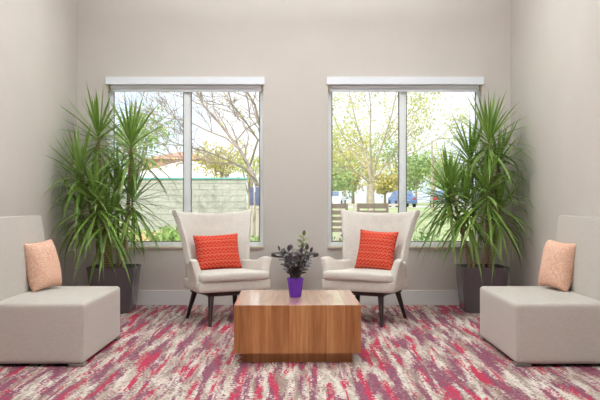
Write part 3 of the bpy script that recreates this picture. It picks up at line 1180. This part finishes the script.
# tall grass in front of the block wall
rnd = random.Random(5)
bm = bmesh.new()
for _ in range(5200):
    x = rnd.uniform(-8.0, -.9)
    y = rnd.uniform(13.6, 16.7)
    hh = rnd.uniform(.12, .38)
    z = gz(y)
    a = rnd.uniform(0, 6.28)
    wv_ = .018
    tip = Vector((x + rnd.gauss(0, .08), y + rnd.gauss(0, .08), z + hh))
    dx, dy = math.cos(a) * wv_, math.sin(a) * wv_
    bm.faces.new((bm.verts.new((x - dx, y - dy, z)), bm.verts.new((x + dx, y + dy, z)), bm.verts.new(tip)))
o = build('tall_grass', bm, M['grassleaf'], smooth=False)
tag(o, 'bright tall grass growing along the foot of the block wall', 'grass', kind='stuff')

# posts at the right side of the left window
for px, lab in ((251.5, 'left one of two blue-grey posts at the right edge of the left window'), (257.5, 'right one of two blue-grey posts at the right edge of the left window')):
    a = at(px, 203, 17)
    Q = thing('painted_post', lab, 'post', (a.x, a.y, gz(a.y)), 0, 'blue-grey posts')
    build('shaft', new_box(-.032, .032, -.032, .032, 0, 1.50, .004, 1), M['palewood'], Q, smooth=False)
    build('sleeve', new_box(-.045, .045, -.045, .045, 1.15, 1.53, .006, 1), M['bluegrey'], Q, smooth=False)
a = at(262, 206, 15)
Q = thing('wooden_post', 'pale wooden post with cap at the right edge of the left window', 'post', (a.x - .03, a.y, gz(a.y)))
build('shaft', new_box(-.06, .06, -.06, .06, 0, 1.08, .006, 1), M['palewood'], Q, smooth=False)
build('cap', new_box(-.075, .075, -.075, .075, 1.08, 1.13, .01, 1), M['palewood'], Q, smooth=False)


# slatted garden chairs
def garden_chair(label, px, rz):
    a = at(px, 203, 14)
    G = thing('garden_chair', label, 'chair', (a.x, a.y, -.085), rz, 'slatted garden chairs on the patio')
    wd = M['greywood']
    for sx in (-1, 1):
        build('rear_leg', new_box(sx * .25 - .022, sx * .25 + .022, .22, .265, 0, 1.185, .004, 1), wd, G, smooth=False)
        build('front_leg', new_box(sx * .25 - .022, sx * .25 + .022, -.26, -.215, 0, .66, .004, 1), wd, G, smooth=False)
        build('armrest', new_box(sx * .25 - .035, sx * .25 + .035, -.29, .22, .66, .69, .006, 1), M['palewood'], G, smooth=False)
    for z0, z1 in ((1.10, 1.185), (.995, 1.065), (.895, .96), (.795, .86), (.695, .76)):
        build('back_slat', new_box(-.228, .228, .23, .252, z0, z1, .004, 1), wd, G, smooth=False)
    for k in range(5):
        y = -.25 + k * .095
        build('seat_slat', new_box(-.228, .228, y, y + .08, .42, .445, .004, 1), wd, G, smooth=False)
    build('apron', new_box(-.228, .228, -.25, .23, .375, .418), wd, G, smooth=False)


garden_chair('grey slatted garden chair at the left edge of the right window', 331.5, PI)
garden_chair('grey slatted garden chair outside, in front of the spring tree trunk', 371.5, PI)

# wooden railing beyond the patio
Yr = 21 + CAM_Y
xa, xb = at(322, 0, 21).x, at(404, 0, 21).x
F = thing('railing', 'pale wooden railing behind the garden chairs in the right window', 'railing', ((xa + xb) / 2, Yr, gz(Yr)))
hw = (xb - xa) / 2
build('top_rail', new_box(-hw, hw, -.06, .06, 1.10, 1.16, .008, 1), M['palewood'], F, smooth=False)
build('bottom_rail', new_box(-hw, hw, -.03, .03, .2, .26, .006, 1), M['palewood'], F, smooth=False)
for k in range(6):
    x = -hw + .06 + (2 * hw - .12) * k / 5
    build('post', new_box(x - .05, x + .05, -.05, .05, 0, 1.10, .006, 1), M['palewood'], F, smooth=False)


# cars across the street
def car(label, px, d, rz, paint, lamps):
    a = at(px, 200, d)
    V = thing('car', label, 'car', (a.x, a.y, gz(62) + .02), rz, 'cars parked in the street')
    prof = [(-2.15, .32), (-2.2, .62), (-2.1, .84), (-1.25, .95), (-.55, 1.42), (.75, 1.46), (1.55, 1.02), (2.1, .92), (2.18, .55), (2.1, .32)]
    bm = bmesh.new()
    L_ = []
    for y, s in ((-.86, .97), (-.78, 1.0), (.78, 1.0), (.86, .97)):
        L_.append([Vector((x * s, y * (1 if z < 1 else .86), .32 + (z - .32) * s)) for x, z in prof])
    loft(bm, L_)
    build('car_body', bm, paint, V, smooth=False)
    bm = bmesh.new()
    glass = [(-1.12, .98), (-.52, 1.37), (.70, 1.40), (1.38, 1.03)]
    loft(bm, [[Vector((x, y * .88, z)) for x, z in glass] for y in (-.87, .87)])
    build('side_window', bm, M['carglass'], V, smooth=False)
    for nm, (p, q) in (('windscreen', ((-1.22, .985), (-.60, 1.40))), ('rear_window', ((.84, 1.42), (1.48, 1.08)))):
        bm = bmesh.new()
        off = Vector((-.02 if p[0] < 0 else .02, 0, .02))
        vs = [Vector((p[0], -.6, p[1])) + off, Vector((p[0], .6, p[1])) + off, Vector((q[0], .55, q[1])) + off, Vector((q[0], -.55, q[1])) + off]
        loft(bm, [vs, [v_ - off * .7 for v_ in vs]])
        build(nm, bm, M['carglass'], V, smooth=False)
    for x in (-1.35, 1.35):
        for y in (-.80, .80):
            bm = bmesh.new()
            tube(bm, [(x, y - .1, .31), (x, y + .1, .31)], .31, 16)
            build('wheel', bm, M['tyre'], V, True, 40)
    for y in (-.62, .62):
        build('tail_lamp', new_box(2.09, 2.2, y - .14, y + .14, .68, .82, .01, 1), M['redlamp'], V, smooth=False)
    return V


car('white parked car seen over the first garden chair in the right window', 334, 74, R(80), M['carwhite'], 0)
car('blue parked car seen low right of the spring tree trunk', 402, 73, R(-84), M['carblue'], 0)
car('dark grey parked car in the right pane, left of the potted plant', 441, 72, R(-96), M['cardark'], 0)

# lamp pole by the street
a = at(432, 200, 60)
LP = thing('street_lamp', 'slim grey street lamp pole in the right pane', 'lamp', (a.x, a.y, gz(a.y)))
bm = bmesh.new()
tube(bm, [(0, 0, 0), (0, 0, 2.5), (0, 0, 5.2)], [.09, .075, .06], 8)
build('pole', bm, M['bark2'], LP)
bm = bmesh.new()
tube(bm, [(0, 0, 5.15), (.5, 0, 5.4), (1.1, 0, 5.45)], [.045, .04, .035], 8)
build('arm', bm, M['bark2'], LP)
build('lamp_head', new_box(.9, 1.5, -.12, .12, 5.40, 5.52, .03, 2), M['white'], LP, smooth=False)
